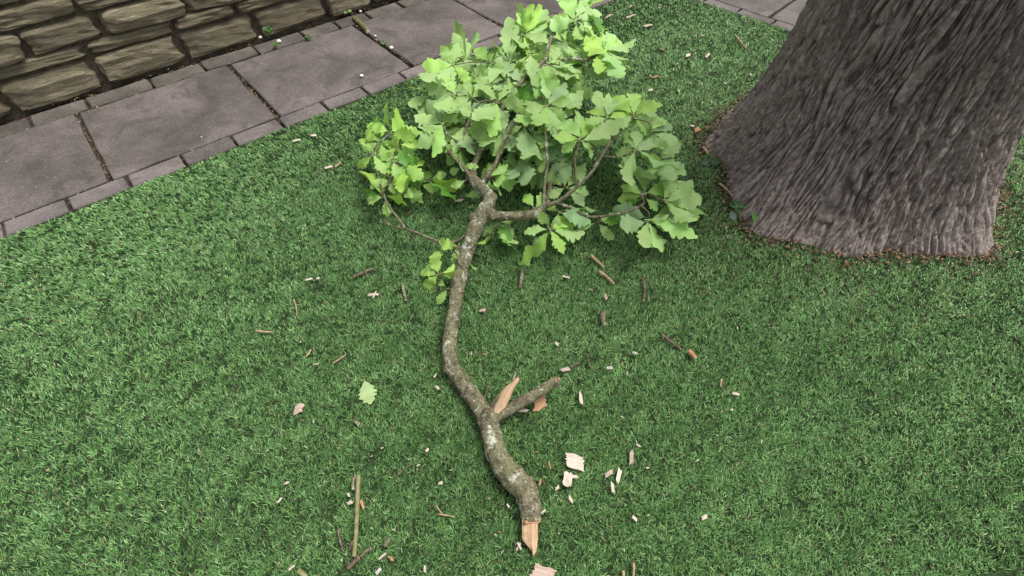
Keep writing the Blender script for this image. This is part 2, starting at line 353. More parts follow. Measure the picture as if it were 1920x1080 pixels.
# ------------------------------------------------------------------ turf fibres
def build_turf():
    N = 2900000
    T = N//6; tx = rng.uniform(-3.3, 3.6, T); ty = rng.uniform(-.7, 4.9, T); ttint = rng.normal(0, .075, T); taz = rng.normal(0, .7, T)
    ti = np.repeat(np.arange(T), 6); N = len(ti); oa = rng.uniform(0, 2*np.pi, N); orad = np.abs(rng.normal(0, .0065, N))
    x = tx[ti]+orad*np.cos(oa); y = ty[ti]+orad*np.sin(oa)
    d = np.sqrt(x*x+y*y+CAM_H**2)
    keep = rng.random(N) < np.clip((1.75/d)**1.35, 0, 1)*np.where((np.abs(x) > .55*d+.95) | (y < .05), .3, 1)
    keep = (rng.random(T) < np.clip((1.75/np.sqrt(tx*tx+ty*ty+CAM_H**2))**1.2, 0, 1))[ti] & (keep | (rng.random(N) < .75) & ~((np.abs(x) > .55*d+.95) | (y < .05)))
    x, y, d, ti, oa = x[keep], y[keep], d[keep], ti[keep], oa[keep]
    t1 = (x-O1.x)*V1.x+(y-O1.y)*V1.y; s1 = (x-O1.x)*U1.x+(y-O1.y)*U1.y
    t2 = (x-O2.x)*V2.x+(y-O2.y)*V2.y
    wav = .006*np.sin(s1*9)+.005*np.sin(s1*23+1)
    ok = (t1 < EDGE-.014+wav) & (t2 < .0+wav)
    th = np.arctan2(y-TREE.y, x-TREE.x); rr = np.hypot(x-TREE.x, y-TREE.y)
    tb = .62 + .035*np.cos(3*th+1.2)+.034*np.cos(5*th-.6)+.022*np.cos(8*th+2)+.012*np.cos(13*th)
    gap = rr-tb; ok &= gap > -.012 + .02*rng.random(len(x))
    ok &= ~(rng.random(len(x)) < .8*np.exp(-np.maximum(gap, 0)/.045))
    x, y, d, t1, s1, gap, ti, oa = (q[ok] for q in (x, y, d, t1, s1, gap, ti, oa)); n = len(x)
    def fld(px, py, sc, seed):       # cheap smooth noise field
        r = np.random.default_rng(seed); o = 0
        for k in range(7):
            a = r.uniform(0, 2*np.pi); f = sc*r.uniform(.5, 1.9); o = o+np.sin((px*np.cos(a)+py*np.sin(a))*f+r.uniform(0, 6.28))
        return o/7
    az0 = rad(75) + .7*fld(x, y, 2.2, 3) + 1.1*fld(x, y, 30., 4) + taz[ti] + rng.normal(0, .9, n)
    az = np.arctan2(.9*np.sin(az0)+.5*np.sin(oa), .9*np.cos(az0)+.5*np.cos(oa))
    far = np.clip((t1+.85)/.35, 0, 1)                      # by the kerb the pile was laid the other way
    az = az + far*rad(120)
    lean = np.clip(.55 + .22*fld(x, y, 25., 5) + rng.normal(0, .3, n), .02, 1.25)
    L = rng.uniform(.011, .023, n)*(1-.25*np.exp(-np.maximum(gap, 0)/.1)); W = .00095*np.clip(d/1.55, 1, 2.2)*rng.uniform(.75, 1.3, n)
    dx, dy = np.cos(az), np.sin(az); tw = rng.normal(0, .5, n)
    wx, wy, wz = -dy*np.cos(tw), dx*np.cos(tw), np.sin(tw)
    curl = rng.uniform(.15, .75, n); b = np.stack([x, y, np.full(n, -.002)], 1)
    l2 = np.minimum(lean+curl, 1.62)
    mid = b + np.stack([dx*np.sin(lean), dy*np.sin(lean), np.cos(lean)], 1)*(L*.55)[:, None]
    tip = mid + np.stack([dx*np.sin(l2), dy*np.sin(l2), np.cos(l2)], 1)*(L*.5)[:, None]
    wv = np.stack([wx, wy, wz], 1)*W[:, None]
    V = np.empty((n, 5, 3), np.float32); V[:, 0] = b-wv; V[:, 1] = b+wv; V[:, 2] = mid+wv*.95; V[:, 3] = mid-wv*.95; V[:, 4] = tip
    V[:, :, 2] = np.maximum(V[:, :, 2], -.002)
    tint = np.clip(.50 + .10*fld(x, y, 4., 8) + .14*fld(x, y, 40., 9) + ttint[ti] + rng.normal(0, .2, n), .08, .985)
    worn = np.exp(-np.maximum(gap, 0)/.28)                 # thatch and moss near the trunk
    br = rng.random(n) < .035+.16*worn; tint[br] = rng.uniform(0, .06, br.sum())
    ye = rng.random(n) < .06*worn; tint[ye] = rng.uniform(.93, 1, ye.sum())
    me = bpy.data.meshes.new('turf_fibres'); me.vertices.add(n*5); me.vertices.foreach_set('co', V.ravel())
    base = np.arange(n, dtype=np.int32)[:, None]*5
    loops = (base+np.array([[0, 1, 2, 3, 3, 2, 4]], np.int32)).ravel(); me.loops.add(n*7); me.loops.foreach_set('vertex_index', loops)
    st = (np.arange(n, dtype=np.int32)[:, None]*7+np.array([[0, 4]], np.int32)).ravel(); me.polygons.add(n*2); me.polygons.foreach_set('loop_start', st)
    me.polygons.foreach_set('use_smooth', np.ones(n*2, bool))
    me.update(calc_edges=True)
    a = me.attributes.new('tint', 'FLOAT', 'POINT'); a.data.foreach_set('value', np.repeat(tint, 5).astype(np.float32))
    print('turf blades', n)
    o = link('turf_fibres', me, M['turf']); tag(o, 'short green artificial turf fibres covering the lawn', 'turf', kind='stuff')
build_turf()

# ------------------------------------------------------------------ tubes (stems, twigs)
def catmull(pts, sub):
    P = [pts[0]*2-pts[1]]+list(pts)+[pts[-1]*2-pts[-2]]; out = []
    for i in range(1, len(P)-2):
        for k in range(sub):
            t = k/sub; a, b, c, d = P[i-1], P[i], P[i+1], P[i+2]
            out.append(.5*((2*b)+(c-a)*t+(2*a-5*b+4*c-d)*t*t+(3*b-a-3*c+d)*t*t*t))
    out.append(P[-2]); return out
def tube(pts, rs, sides=8, sub=3, knob=.06, seed=0, cap0=True, cap1=True):
    v4 = [np.array([*p, r]) for p, r in zip(pts, rs)]; q = catmull(v4, sub); n = len(q)
    C = [Vector(a[:3]) for a in q]; R = [max(a[3], .0006) for a in q]
    vs = []; fs = []; nrm = None; off = Vector((seed*3.7, seed*1.3, seed*.9))
    for i in range(n):
        tg = (C[min(i+1, n-1)]-C[max(i-1, 0)]).normalized()
        if nrm is None: nrm = tg.orthogonal().normalized()
        nrm = (nrm-tg*nrm.dot(tg)).normalized(); bn = tg.cross(nrm)
        for j in range(sides):
            a = 2*math.pi*j/sides; dv = nrm*math.cos(a)+bn*math.sin(a)
            k = 1+knob*noise.noise(C[i]*38+dv*1.3+off)*1.6+knob*.8*noise.noise(C[i]*95+dv*2+off)
            vs.append(C[i]+dv*R[i]*k)
    for i in range(n-1):
        for j in range(sides):
            fs.append((i*sides+j, i*sides+(j+1) % sides, (i+1)*sides+(j+1) % sides, (i+1)*sides+j))
    if cap0: fs.append(tuple(range(sides-1, -1, -1)))
    if cap1: fs.append(tuple((n-1)*sides+j for j in range(sides)))
    return vs, fs, C, R

branch = empty('fallen_branch', at(912, 785, .0))
tag(branch, 'long fallen oak branch with pale green leaves and torn butt end on the turf', 'branch')
B0 = branch.location.copy()
LIMBPTS = []          # (point, radius, object) used to root the small twigs
def limb(name, spec, mat, sides=8, sub=3, knob=.06, rmul=1.0):
    pts = [at(x, y, z) for x, y, z, w_ in spec]; rs = [mpp(p)*s[3]/2*(rmul if s[3] > 15 else .74) for p, s in zip(pts, spec)]
    vs, fs, C, R = tube(pts, rs, sides, sub, knob, seed=len(LIMBPTS) % 97)
    o = link(name, mesh(name, [v-B0 for v in vs], fs, True), mat, branch)
    LIMBPTS.extend((c, r, o) for c, r in zip(C, R)); return o
STEM = [(996, 980, .040, 34), (994, 950, .044, 39), (985, 921, .046, 44), (966, 899, .045, 45), (946, 876, .042, 42), (930, 845, .042, 39), (919, 805, .042, 38), (913, 785, .042, 39),
        (899, 762, .043, 34), (880, 735, .044, 32), (860, 707, .044, 31), (848, 688, .045, 30), (843, 660, .045, 28), (845, 622, .046, 27), (852, 582, .05, 27), (858, 542, .06, 27),
        (866, 505, .075, 27), (877, 465, .095, 27), (892, 428, .12, 30), (907, 397, .14, 28), (918, 374, .155, 26), (907, 357, .168, 24), (894, 344, .176, 21), (884, 332, .182, 17)]
stem = limb('stem', STEM, M['branch_bark'], 20, 6, .10)
BR, TB = M['branch_bark'], M['twig_bark']
limb('broken_stub', [(914, 792, .045, 28), (935, 778, .055, 23), (960, 765, .068, 22), (1000, 741, .085, 21), (1046, 713, .105, 19)], BR, 14, 5, .11)
limb('side_branch', [(884, 334, .182, 14), (872, 318, .2, 11), (858, 303, .22, 10), (844, 287, .24, 9)], TB)
limb('side_branch', [(886, 336, .182, 16), (889, 310, .2, 15), (900, 284, .22, 14), (917, 251, .25, 13), (935, 215, .28, 11), (957, 180, .31, 10), (985, 145, .33, 9), (1022, 112, .35, 9), (1027, 92, .36, 8), (1040, 58, .38, 8), (1077, 37, .40, 6)], TB, 10)
limb('side_branch', [(1000, 132, .34, 8), (1040, 116, .33, 7), (1068, 110, .33, 7), (1100, 112, .33, 6), (1128, 97, .35, 4)], TB)
limb('side_branch', [(903, 347, .175, 13), (918, 322, .2, 10), (930, 305, .21, 10), (938, 280, .23, 9), (948, 259, .25, 8), (965, 225, .28, 7), (985, 190, .30, 6)], TB)
limb('side_branch', [(912, 262, .245, 7), (880, 271, .235, 6), (844, 257, .24, 5), (830, 234, .25, 4)], TB)
limb('side_branch', [(868, 279, .236, 7), (871, 249, .25, 7), (886, 211, .29, 6), (904, 190, .32, 5), (926, 190, .34, 4)], TB)
limb('side_branch', [(908, 402, .138, 16), (945, 405, .14, 18), (975, 405, .14, 18), (1003, 400, .15, 17), (1024, 382, .16, 13)], BR, 12, 4, .09)
limb('side_branch', [(1020, 384, .16, 9), (1022, 336, .2, 8), (1027, 309, .23, 8), (1025, 284, .26, 7), (1023, 255, .28, 6), (1020, 225, .3, 5), (1026, 200, .32, 4)], TB)
limb('side_branch', [(1027, 382, .15, 13), (1031, 350, .15, 12), (1033, 325, .16, 10), (1040, 290, .18, 8), (1050, 250, .2, 7), (1060, 210, .22, 6), (1072, 165, .25, 5)], TB)
limb('side_branch', [(1018, 387, .155, 13), (1050, 376, .18, 11), (1085, 347, .22, 9), (1110, 322, .25, 8), (1127, 295, .28, 8), (1143, 270, .30, 7), (1160, 250, .32, 6), (1175, 233, .33, 5), (1188, 217, .34, 4)], TB)
limb('twig', [(1131, 294, .28, 6), (1160, 294, .29, 5), (1193, 284, .3, 4)], TB)
limb('twig', [(1081, 349, .222, 5), (1079, 320, .25, 5), (1078, 297, .28, 5), (1087, 264, .32, 4)], TB)
limb('twig', [(1157, 253, .318, 4), (1148, 238, .33, 4), (1139, 224, .34, 3)], TB)
limb('side_branch', [(1043, 379, .172, 9), (1068, 390, .155, 8), (1090, 402, .145, 8), (1112, 407, .14, 7), (1150, 403, .15, 7), (1185, 395, .17, 6), (1209, 380, .19, 5)], TB)
limb('twig', [(1019, 395, .148, 5), (1025, 415, .13, 5), (1030, 432, .12, 4)], TB)
limb('side_branch', [(894, 406, .138, 9), (878, 434, .11, 8), (859, 451, .09, 8), (832, 455, .08, 8), (807, 447, .08, 8), (780, 436, .085, 7), (761, 428, .09, 7), (749, 413, .1, 6), (733, 392, .12, 6), (722, 372, .14, 5), (712, 340, .16, 5), (705, 310, .18, 5), (703, 288, .2, 5), (711, 268, .22, 4)], TB)
limb('twig', [(761, 429, .09, 5), (735, 424, .07, 4), (720, 412, .06, 4), (712, 398, .06, 3), (710, 384, .07, 3)], TB)
limb('twig', [(717, 356, .15, 4), (735, 335, .16, 4), (750, 309, .18, 4)], TB)
limb('twig', [(750, 309, .18, 3), (775, 330, .15, 3), (800, 337, .13, 3), (848, 372, .05, 2)], M['green_twig'])
limb('twig', [(786, 347, .12, 3), (782, 371, .06, 4), (774, 388, .03, 4), (765, 402, .018, 4)], TB)
limb('twig', [(862, 512, .085, 5), (862, 494, .105, 6), (857, 478, .12, 5), (851, 462, .135, 3)], TB)
# knots and torn stub scars along the stem
def lump(name, px, py, z, r, mat, sq=(1, 1, 1)):
    bm = bmesh.new(); bmesh.ops.create_icosphere(bm, subdivisions=2, radius=r); c = at(px, py, z)
    for v in bm.verts:
        v.co *= 1+.22*noise.noise(v.co*90+c*30); v.co = Vector((v.co.x*sq[0], v.co.y*sq[1], v.co.z*sq[2]))
    me = bpy.data.meshes.new(name); bm.to_mesh(me); bm.free(); me.polygons.foreach_set('use_smooth', [True]*len(me.polygons))
    o = link(name, me, mat, branch); o.location = c-B0; return o
lump('knot', 991, 912, .056, .024, BR); lump('knot', 917, 783, .05, .033, BR, (1, 1.1, .95)); lump('knot', 843, 690, .045, .024, BR)
lump('knot', 887, 408, .138, .02, BR); lump('knot', 922, 370, .158, .024, BR); lump('knot', 869, 498, .088, .027, BR); lump('knot', 921, 402, .145, .026, BR)
lump('cut_scar', 843, 286, .242, .011, M['dark_twig']); lump('cut_scar', 1047, 712, .106, .014, M['wood_orange'], (.5, .5, .9))

# torn wood: strips with a jagged end, grain along their length
def shard(name, a, b, prof, th, mat, parent=None, up=Vector((0, 0, 1)), seed=0, bend=0.0):
    """plate of torn wood from a to b; prof = [(along 0..1, left half width, right half width)]"""
    a, b = Vector(a), Vector(b); X = (b-a).normalized(); Y = up.cross(X).normalized(); Z = X.cross(Y); Ln = (b-a).length; r = random.Random(seed)
    top = []; n = len(prof)
    for t, l, rr in prof:
        z = bend*math.sin(math.pi*t)
        top.append([(t*Ln, l, z+r.uniform(-.06, .06)*th), (t*Ln, l*.3-rr*.2, z+th*r.uniform(.3, .4)), (t*Ln, -rr, z+r.uniform(-.06, .06)*th)])
    vs = []
    for i, row in enumerate(top):
        vs += row; vs += [(row[2][0], row[2][1]*.9, row[2][2]-th), (row[0][0], row[0][1]*.9, row[0][2]-th)]
    fs = []
    for i in range(n-1):
        for j in range(5): fs.append((i*5+j, i*5+(j+1) % 5, (i+1)*5+(j+1) % 5, (i+1)*5+j))
    fs += [(4, 3, 2, 1, 0), tuple((n-1)*5+j for j in range(5))]
    me = mesh(name, vs, fs); bm = bmesh.new(); bm.from_mesh(me); bmesh.ops.recalc_face_normals(bm, faces=bm.faces); bm.to_mesh(me); bm.free()
    o = link(name, me, mat, parent); m = Matrix((X, Y, Z)).transposed().to_4x4(); m.translation = a - (parent.location if parent else Vector()); o.matrix_local = m
    return o
k = .00155
shard('torn_wood', at(995, 968, .058), at(996, 1040, .02), [(0, 11*k, 13*k), (.2, 12*k, 15*k), (.4, 12*k, 15*k), (.6, 12*k, 15*k), (.66, 11.5*k, 12*k), (.8, 10*k, 5*k), (.9, 9*k, 0*k), (1, 6*k, -4*k)], .02, M['wood'], branch, seed=4)
shard('bark_fringe', at(983, 978, .064), at(1013, 972, .05), [(0, 1*k, 4*k), (.3, 3*k, 4*k), (.6, 2*k, 6*k), (.85, 4*k, 7*k), (1, 2*k, 4*k)], .012, M['wood_orange'], branch, seed=9)
shard('torn_wood', at(921, 786, .06), at(970, 707, .13), [(0, 3*k, 3*k), (.15, 6*k, 7*k), (.35, 9*k, 11*k), (.55, 11*k, 10*k), (.72, 10*k, 6*k), (.82, 5*k, 6*k), (.93, 3*k, 6*k), (1, 0*k, 5*k)], .009, M['wood'], branch, seed=5)
shard('bark_strip', at(919, 786, .058), at(950, 735, .10), [(0, 7*k, -2*k), (.4, 14*k, -7*k), (.8, 13*k, -9*k), (1, 11*k, -10*k)], .011, M['twig_bark'], branch, seed=6)
shard('wood_splinter', at(963, 712, .12), at(967, 700, .14), [(0, 3*k, 2*k), (.5, 2*k, 1*k), (1, 1*k, 0)], .003, M['wood_pale'], branch, seed=7)

# ------------------------------------------------------------------ leaves
def leaf_mesh(seed, pw=None):
    r = random.Random(seed); pw = pw or r.uniform(1.08, 1.36); n = 32; vs = []; uv = []; fs = []
    lob = r.uniform(4.3, 5.4); ph = r.uniform(0, .3); wid = r.uniform(.225, .29); deep = r.uniform(.30, .46)
    bend = r.uniform(-.14, .36); fold = r.uniform(-.35, .55); twist = r.uniform(-.6, .6); sx = r.uniform(-.05, .05)
    wa, wp = r.uniform(.03, .085), r.uniform(0, 6.28)
    def half(t, sd):
        env = max(0., math.sin(math.pi*t**pw))**.78
        if t > .88: env = max(env, .36*math.sqrt(max(0, 1-((t-.86)/.14)**2)))
        s_ = abs(math.sin(math.pi*(lob*t+ph+(.23 if sd > 0 else 0))))**.62
        return wid*(env+.012)*(1-deep+deep*1.2*s_), .025*s_
    for i in range(n+1):
        t = i/n; z0 = -bend*t*t; tw = twist*t
        for sd in (0, -1, 1):
            h_, fs_ = (0, 0) if sd == 0 else half(t, sd)
            fwd = 0 if sd == 0 else (.09*h_/wid+fs_)*(1-t)
            x = t+fwd; y = sd*h_+sx*math.sin(t*3.1); z = z0+abs(h_)*fold*(.7+.3*math.sin(t*3)) + (wa*math.sin(t*11+wp+sd)*h_/wid if sd else 0)
            y, z = y*math.cos(tw)-(z-z0)*math.sin(tw), z0+(z-z0)*math.cos(tw)+y*math.sin(tw)
            vs.append((x, y, z)); uv.append((.5+sd*h_/wid*.45, t))
    for i in range(n):
        a, b = i*3, (i+1)*3
        fs += [(a, b, b+1, a+1)[::-1], (a, a+2, b+2, b)[::-1]]
    # stalk
    q = len(vs); vs += [(-.10, -.007, .004), (-.10, .007, .004), (.02, .009, .004), (.02, -.009, .004)]; uv += [(.5, 0)]*4; fs.append((q, q+3, q+2, q+1)[::-1])
    me = mesh('leaf', vs, fs, True); ul = me.uv_layers.new(name='UVMap')
    for lp in me.loops: ul.data[lp.index].uv = uv[lp.vertex_index]
    bm = bmesh.new(); bm.from_mesh(me); bm.normal_update()
    if sum(f.normal.z for f in bm.faces) < 0: bmesh.ops.reverse_faces(bm, faces=bm.faces)
    bm.to_mesh(me); bm.free()
    me.materials.append(M['leaf']); return me
LEAVES = [leaf_mesh(40+i) for i in range(16)]
NLEAF = [0]; LASTM = [None]; rl = random.Random(5)
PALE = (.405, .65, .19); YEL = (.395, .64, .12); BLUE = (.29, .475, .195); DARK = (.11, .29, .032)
def leaf(base, tip, roll, face, colr, parent, name='leaf', mesh_=None, porg=None, wid=None):
    X = tip-base; L = X.length; X.normalize(); wid = wid or L
    n0 = Vector((rl.uniform(-.15, .25), -.5, .85)).normalized(); Z = (n0-X*n0.dot(X)).normalized(); Y = Z.cross(X)
    Z2 = Z*math.cos(roll)+Y*math.sin(roll)
    if face < 0: Z2 = -Z2
    Y2 = Z2.cross(X); me = mesh_ or rl.choice(LEAVES); o = link(name, me, None, parent)
    m = Matrix((X, Y2, Z2)).transposed().to_4x4()@Matrix.Diagonal((L, wid*rl.uniform(.92, 1.15), wid, 1)); m.translation = base-(porg if porg is not None else B0)
    o.matrix_local = m; LASTM[0] = m; j = rl.uniform(.85, 1.1)
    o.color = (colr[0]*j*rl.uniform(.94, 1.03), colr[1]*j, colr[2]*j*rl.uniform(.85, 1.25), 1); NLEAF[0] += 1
    return o
def nearest(p):
    best = None
    for c, r, o in LIMBPTS:
        dd = (c-p).length
        if best is None or dd < best[0]: best = (dd, c, r, o)
    return best
SPECS = []
def cluster(px, py, z, spec, mix='p', scale=1.0, narrow=()):
    """leaves springing from one twig end; spec = [(angle in degrees seen from the camera, length in photo px)]"""
    p = at(px, py, z); dd, c, r, o = nearest(p)
    if dd > .012:
        mid = c.lerp(p, .5)+Vector((rl.uniform(-.02, .02), rl.uniform(-.02, .02), rl.uniform(-.01, .03)))
        vs, fs, C, R = tube([c, mid, p], [min(r*.8, .0035), .0026, .0018], 6, 4, .08, seed=int(px))
        o = link('twig', mesh('twig', [v-B0 for v in vs], fs, True), M['twig_bark'], branch); LIMBPTS.extend((a, b, o) for a, b in list(zip(C, R))[3:])
    for i, (an, ln) in enumerate(spec):
        a = rad(an+rl.uniform(-7, 7)); ln = ln*scale*rl.uniform(1.1, 1.3)
        ln *= 1.15 if ln < 36 else 1
        dz = rl.uniform(-.055, .03)*ln/45
        if math.sin(a) < -.4: dz -= .02
        b = p+Vector((rl.uniform(-.006, .006), rl.uniform(-.006, .006), rl.uniform(-.004, .008)))
        tp = at(px+ln*math.cos(a), py-ln*math.sin(a), max(.02, z+dz)); mx = mix if len(mix) == 1 else rl.choice(mix)
        colr = {'p': PALE, 'y': YEL, 'b': BLUE, 'd': DARK}[mx]
        face = -1 if mx in 'pb' and rl.random() < .62 else 1
        roll = rl.choice((-1, 1))*rl.uniform(.95, 1.25) if i in narrow else rl.gauss(0, .45)
        b = b+(tp-b).normalized()*.012
        SPECS.append((ln*(1.25 if 'b' not in mix else 1), b, tp, roll, face, colr, o, min((tp-b).length, ln*mpp(p)*1.08), rl.choice(LEAVES)))
    # reddish brown end buds
    bm = bmesh.new()
    for _ in range(3):
        g_ = bmesh.ops.create_icosphere(bm, subdivisions=1, radius=.0028); bmesh.ops.translate(bm, verts=g_['verts'], vec=Vector((rl.uniform(-.004, .004), rl.uniform(-.004, .004), rl.uniform(0, .005))))
    me = bpy.data.meshes.new('bud'); bm.to_mesh(me); bm.free(); q = link('bud', me, M['bud'], o); q.location = p-B0

# right-hand foliage
cluster(1087, 263, .32, [(127, 45), (82, 52), (52, 46), (178, 40), (8, 48), (12, 62), (-48, 36), (215, 28)], 'ppy')
cluster(1193, 282, .30, [(80, 56), (40, 52), (8, 55), (-30, 50), (225, 46), (256, 60), (180, 36), (115, 34), (-28, 76)], 'pppb')
cluster(1139, 223, .34, [(112, 42), (66, 40), (90, 36), (30, 44), (160, 36), (215, 34), (190, 28)], 'py')
cluster(1188, 217, .34, [(130, 46), (88, 48), (55, 50), (-8, 50), (-45, 42), (20, 48), (200, 34)], 'pyp')
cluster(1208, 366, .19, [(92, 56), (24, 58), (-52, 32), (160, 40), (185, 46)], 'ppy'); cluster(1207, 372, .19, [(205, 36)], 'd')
cluster(1247, 378, .18, [(42, 50), (4, 62), (-40, 30), (-25, 60), (70, 40), (20, 40)], 'ppb')
cluster(1213, 413, .13, [(195, 50), (8, 36), (-4, 62), (8, 92), (262, 48), (-64, 56), (-18, 48), (165, 52), (-16, 78)], 'ppb')
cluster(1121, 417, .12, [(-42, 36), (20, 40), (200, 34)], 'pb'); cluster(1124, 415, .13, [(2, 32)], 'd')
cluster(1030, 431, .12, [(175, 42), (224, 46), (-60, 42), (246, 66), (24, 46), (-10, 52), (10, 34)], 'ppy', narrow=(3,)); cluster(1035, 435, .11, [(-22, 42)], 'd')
cluster(1050, 398, .15, [(16, 62), (250, 26), (-10, 50), (150, 36)], 'ppb', narrow=(0,))
cluster(1000, 392, .16, [(112, 36), (55, 28), (205, 18), (-40, 30)], 'y')
cluster(1060, 352, .16, [(80, 40), (150, 40), (40, 38), (-10, 44), (215, 30), (-40, 40)], 'pbp')
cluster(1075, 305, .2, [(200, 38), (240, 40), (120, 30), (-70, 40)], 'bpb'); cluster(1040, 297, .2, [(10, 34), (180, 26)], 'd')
# low rosettes on the stem
cluster(934, 418, .08, [(225, 32), (2, 30), (-32, 34), (-60, 38), (-48, 46)], 'dyp', narrow=(4,))
cluster(824, 515, .07, [(228, 32), (110, 38), (166, 30), (22, 36), (-8, 36)], 'y', 1.12, narrow=(4,)); cluster(840, 541, .06, [(240, 26), (150, 16), (0, 16)], 'y', 1.1)
cluster(861, 465, .12, [(158, 28), (262, 28), (12, 50)], 'y', 1.1, narrow=(2,)); cluster(864, 491, .105, [(-16, 30), (130, 18)], 'y', narrow=(0,))
# left-hand spray
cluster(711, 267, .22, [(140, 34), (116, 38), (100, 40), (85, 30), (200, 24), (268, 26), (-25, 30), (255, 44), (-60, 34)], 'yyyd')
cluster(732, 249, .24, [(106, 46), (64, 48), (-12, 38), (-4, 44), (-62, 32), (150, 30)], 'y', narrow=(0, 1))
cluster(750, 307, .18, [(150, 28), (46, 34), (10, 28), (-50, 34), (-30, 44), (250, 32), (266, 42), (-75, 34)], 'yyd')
cluster(719, 368, .14, [(160, 34), (100, 30), (132, 50), (285, 34), (-12, 42), (192, 26)], 'yyd', narrow=(2, 4))
cluster(786, 346, .11, [(216, 30), (250, 26), (-20, 24), (60, 30), (120, 28)], 'ydd')
cluster(806, 338, .12, [(18, 26), (-10, 56), (-26, 44), (160, 30)], 'dpy', narrow=(1, 2))
cluster(875, 338, .17, [(204, 24)], 'y'); cluster(868, 371, .02, [(22, 30)], 'b')
cluster(865, 313, .2, [(128, 44), (104, 34), (80, 38), (0, 22), (200, 18)], 'y', narrow=(0,)); cluster(919, 333, .19, [(100, 22), (30, 30), (264, 24), (-45, 28)], 'yp')
# main body, left to right
cluster(830, 233, .25, [(172, 44), (86, 50), (30, 40), (124, 44), (200, 38), (225, 50), (250, 46), (272, 32)], 'ppb')
cluster(932, 191, .33, [(215, 48), (228, 56), (243, 52), (262, 48), (285, 46), (-10, 36), (62, 34), (130, 36)], 'ppb')
cluster(884, 183, .31, [(150, 36), (100, 34), (200, 34), (50, 30), (250, 30)], 'pb')
cluster(855, 181, .3, [(112, 42), (150, 48), (0, 26), (215, 40), (255, 40), (60, 40)], 'pyp')
cluster(850, 122, .3, [(130, 34), (72, 34), (-18, 34), (240, 34), (205, 56), (190, 48), (-50, 34)], 'pyp')
cluster(805, 175, .24, [(160, 34), (205, 34), (100, 34), (250, 40), (60, 30)], 'pb')
cluster(920, 119, .32, [(90, 38), (32, 42), (178, 40), (215, 36), (255, 38), (140, 38), (-20, 36)], 'ppb')
cluster(980, 66, .36, [(92, 46), (72, 42), (44, 48), (160, 22), (255, 30), (-8, 36), (-60, 40)], 'pyp', narrow=(0,))
cluster(1078, 41, .4, [(126, 50), (106, 46), (88, 40), (20, 46), (168, 36), (190, 44), (285, 34), (-30, 38), (50, 44)], 'ppy')
cluster(1100, 22, .40, [(100, 40), (60, 40), (-40, 36), (150, 36), (-75, 44)], 'pyd')
cluster(1132, 95, .35, [(85, 36), (60, 36), (34, 42), (-24, 42), (-60, 36), (256, 32), (154, 34), (180, 48), (-58, 52), (-18, 52), (6, 48)], 'ppy')
cluster(1098, 62, .37, [(285, 34), (265, 34), (200, 34), (-30, 36), (-60, 44), (10, 34)], 'yyp')
cluster(992, 101, .35, [(76, 42), (250, 40), (225, 44), (20, 40), (130, 40), (-40, 40), (280, 44)], 'ppb')
cluster(1027, 121, .35, [(50, 36), (20, 46), (-30, 48), (-18, 58), (284, 42), (255, 46), (110, 34), (230, 50)], 'ppb')
cluster(1025, 198, .33, [(94, 46), (46, 42), (10, 42), (200, 36), (250, 38), (-40, 40), (285, 46)], 'pbp'); cluster(1008, 186, .33, [(150, 38), (170, 34)], 'd')
cluster(1095, 128, .28, [(-10, 44), (20, 40), (210, 40), (150, 36), (-35, 36)], 'bbp')
cluster(957, 272, .2, [(-30, 40), (-75, 44), (30, 40), (200, 34), (70, 44), (120, 36)], 'bpb')
cluster(985, 235, .26, [(200, 40), (240, 44), (280, 48), (-40, 44), (20, 40), (90, 40)], 'bpb')
cluster(1000, 290, .2, [(-20, 36), (220, 40), (60, 40), (120, 40), (-60, 36)], 'bpb')
cluster(945, 150, .3, [(200, 40), (160, 40), (280, 44), (30, 40), (-30, 44), (100, 34), (240, 44)], 'bp')
cluster(985, 160, .31, [(240, 46), (90, 44), (-20, 44), (-70, 50), (45, 40), (140, 40)], 'ppb')
cluster(890, 140, .29, [(230, 40), (280, 40), (20, 40), (90, 34), (160, 40)], 'bp')
cluster(1060, 165, .28, [(210, 40), (260, 44), (-20, 46), (40, 42), (100, 40), (-60, 44)], 'bpp')
cluster(1055, 225, .27, [(200, 36), (250, 44), (-30, 40), (60, 44), (120, 40), (0, 40)], 'bpp')
cluster(1235, 300, .22, [(-60, 44), (-20, 44), (240, 40), (30, 36)], 'bp')
cluster(900, 250, .2, [(200, 36), (160, 34), (250, 34), (60, 36)], 'bb')
cluster(1060, 80, .36, [(200, 36), (240, 40), (-60, 40), (150, 36), (100, 36)], 'bp')
for c_ in [(955, 118, .33), (1005, 150, .33), (915, 160, .31), (960, 205, .28), (1050, 130, .33), (875, 115, .28), (1005, 215, .3), (865, 215, .26), (1090, 100, .33), (1045, 195, .29)]:
    cluster(*c_, [(60+rl.uniform(-8, 8), 46), (92, 50), (120, 46), (150, 40), (30, 42), (-20, 36), (200, 38)], 'ppby')
for c_ in [(700, 290, .2), (735, 300, .19), (765, 320, .17), (725, 330, .17), (745, 275, .22), (770, 345, .12)]:
    cluster(*c_, [(100+rl.uniform(-30, 30), 36), (30+rl.uniform(-20, 20), 36), (-60, 34), (220, 30)], 'yyd')
for c_ in [(915, 228, .25), (948, 242, .24), (1000, 252, .24), (1038, 252, .24), (975, 295, .18), (872, 238, .24), (1010, 305, .15), (940, 300, .16), (862, 262, .2)]:
    cluster(*c_, [(250+rl.uniform(-8, 8), 44), (285, 46), (215, 40), (-35, 40), (20, 32), (110, 40)], 'bbp')
cluster(988, 62, .37, [(95, 44), (70, 44), (120, 38), (40, 40), (150, 34), (10, 34), (270, 34)], 'pyp'); cluster(1000, 84, .36, [(110, 40), (60, 40), (180, 36), (-20, 36)], 'pb')
cluster(1222, 250, .3, [(60, 42), (20, 44), (-20, 40), (100, 40), (-60, 42)], 'ppb')
SPECS.sort(key=lambda q: -q[0])
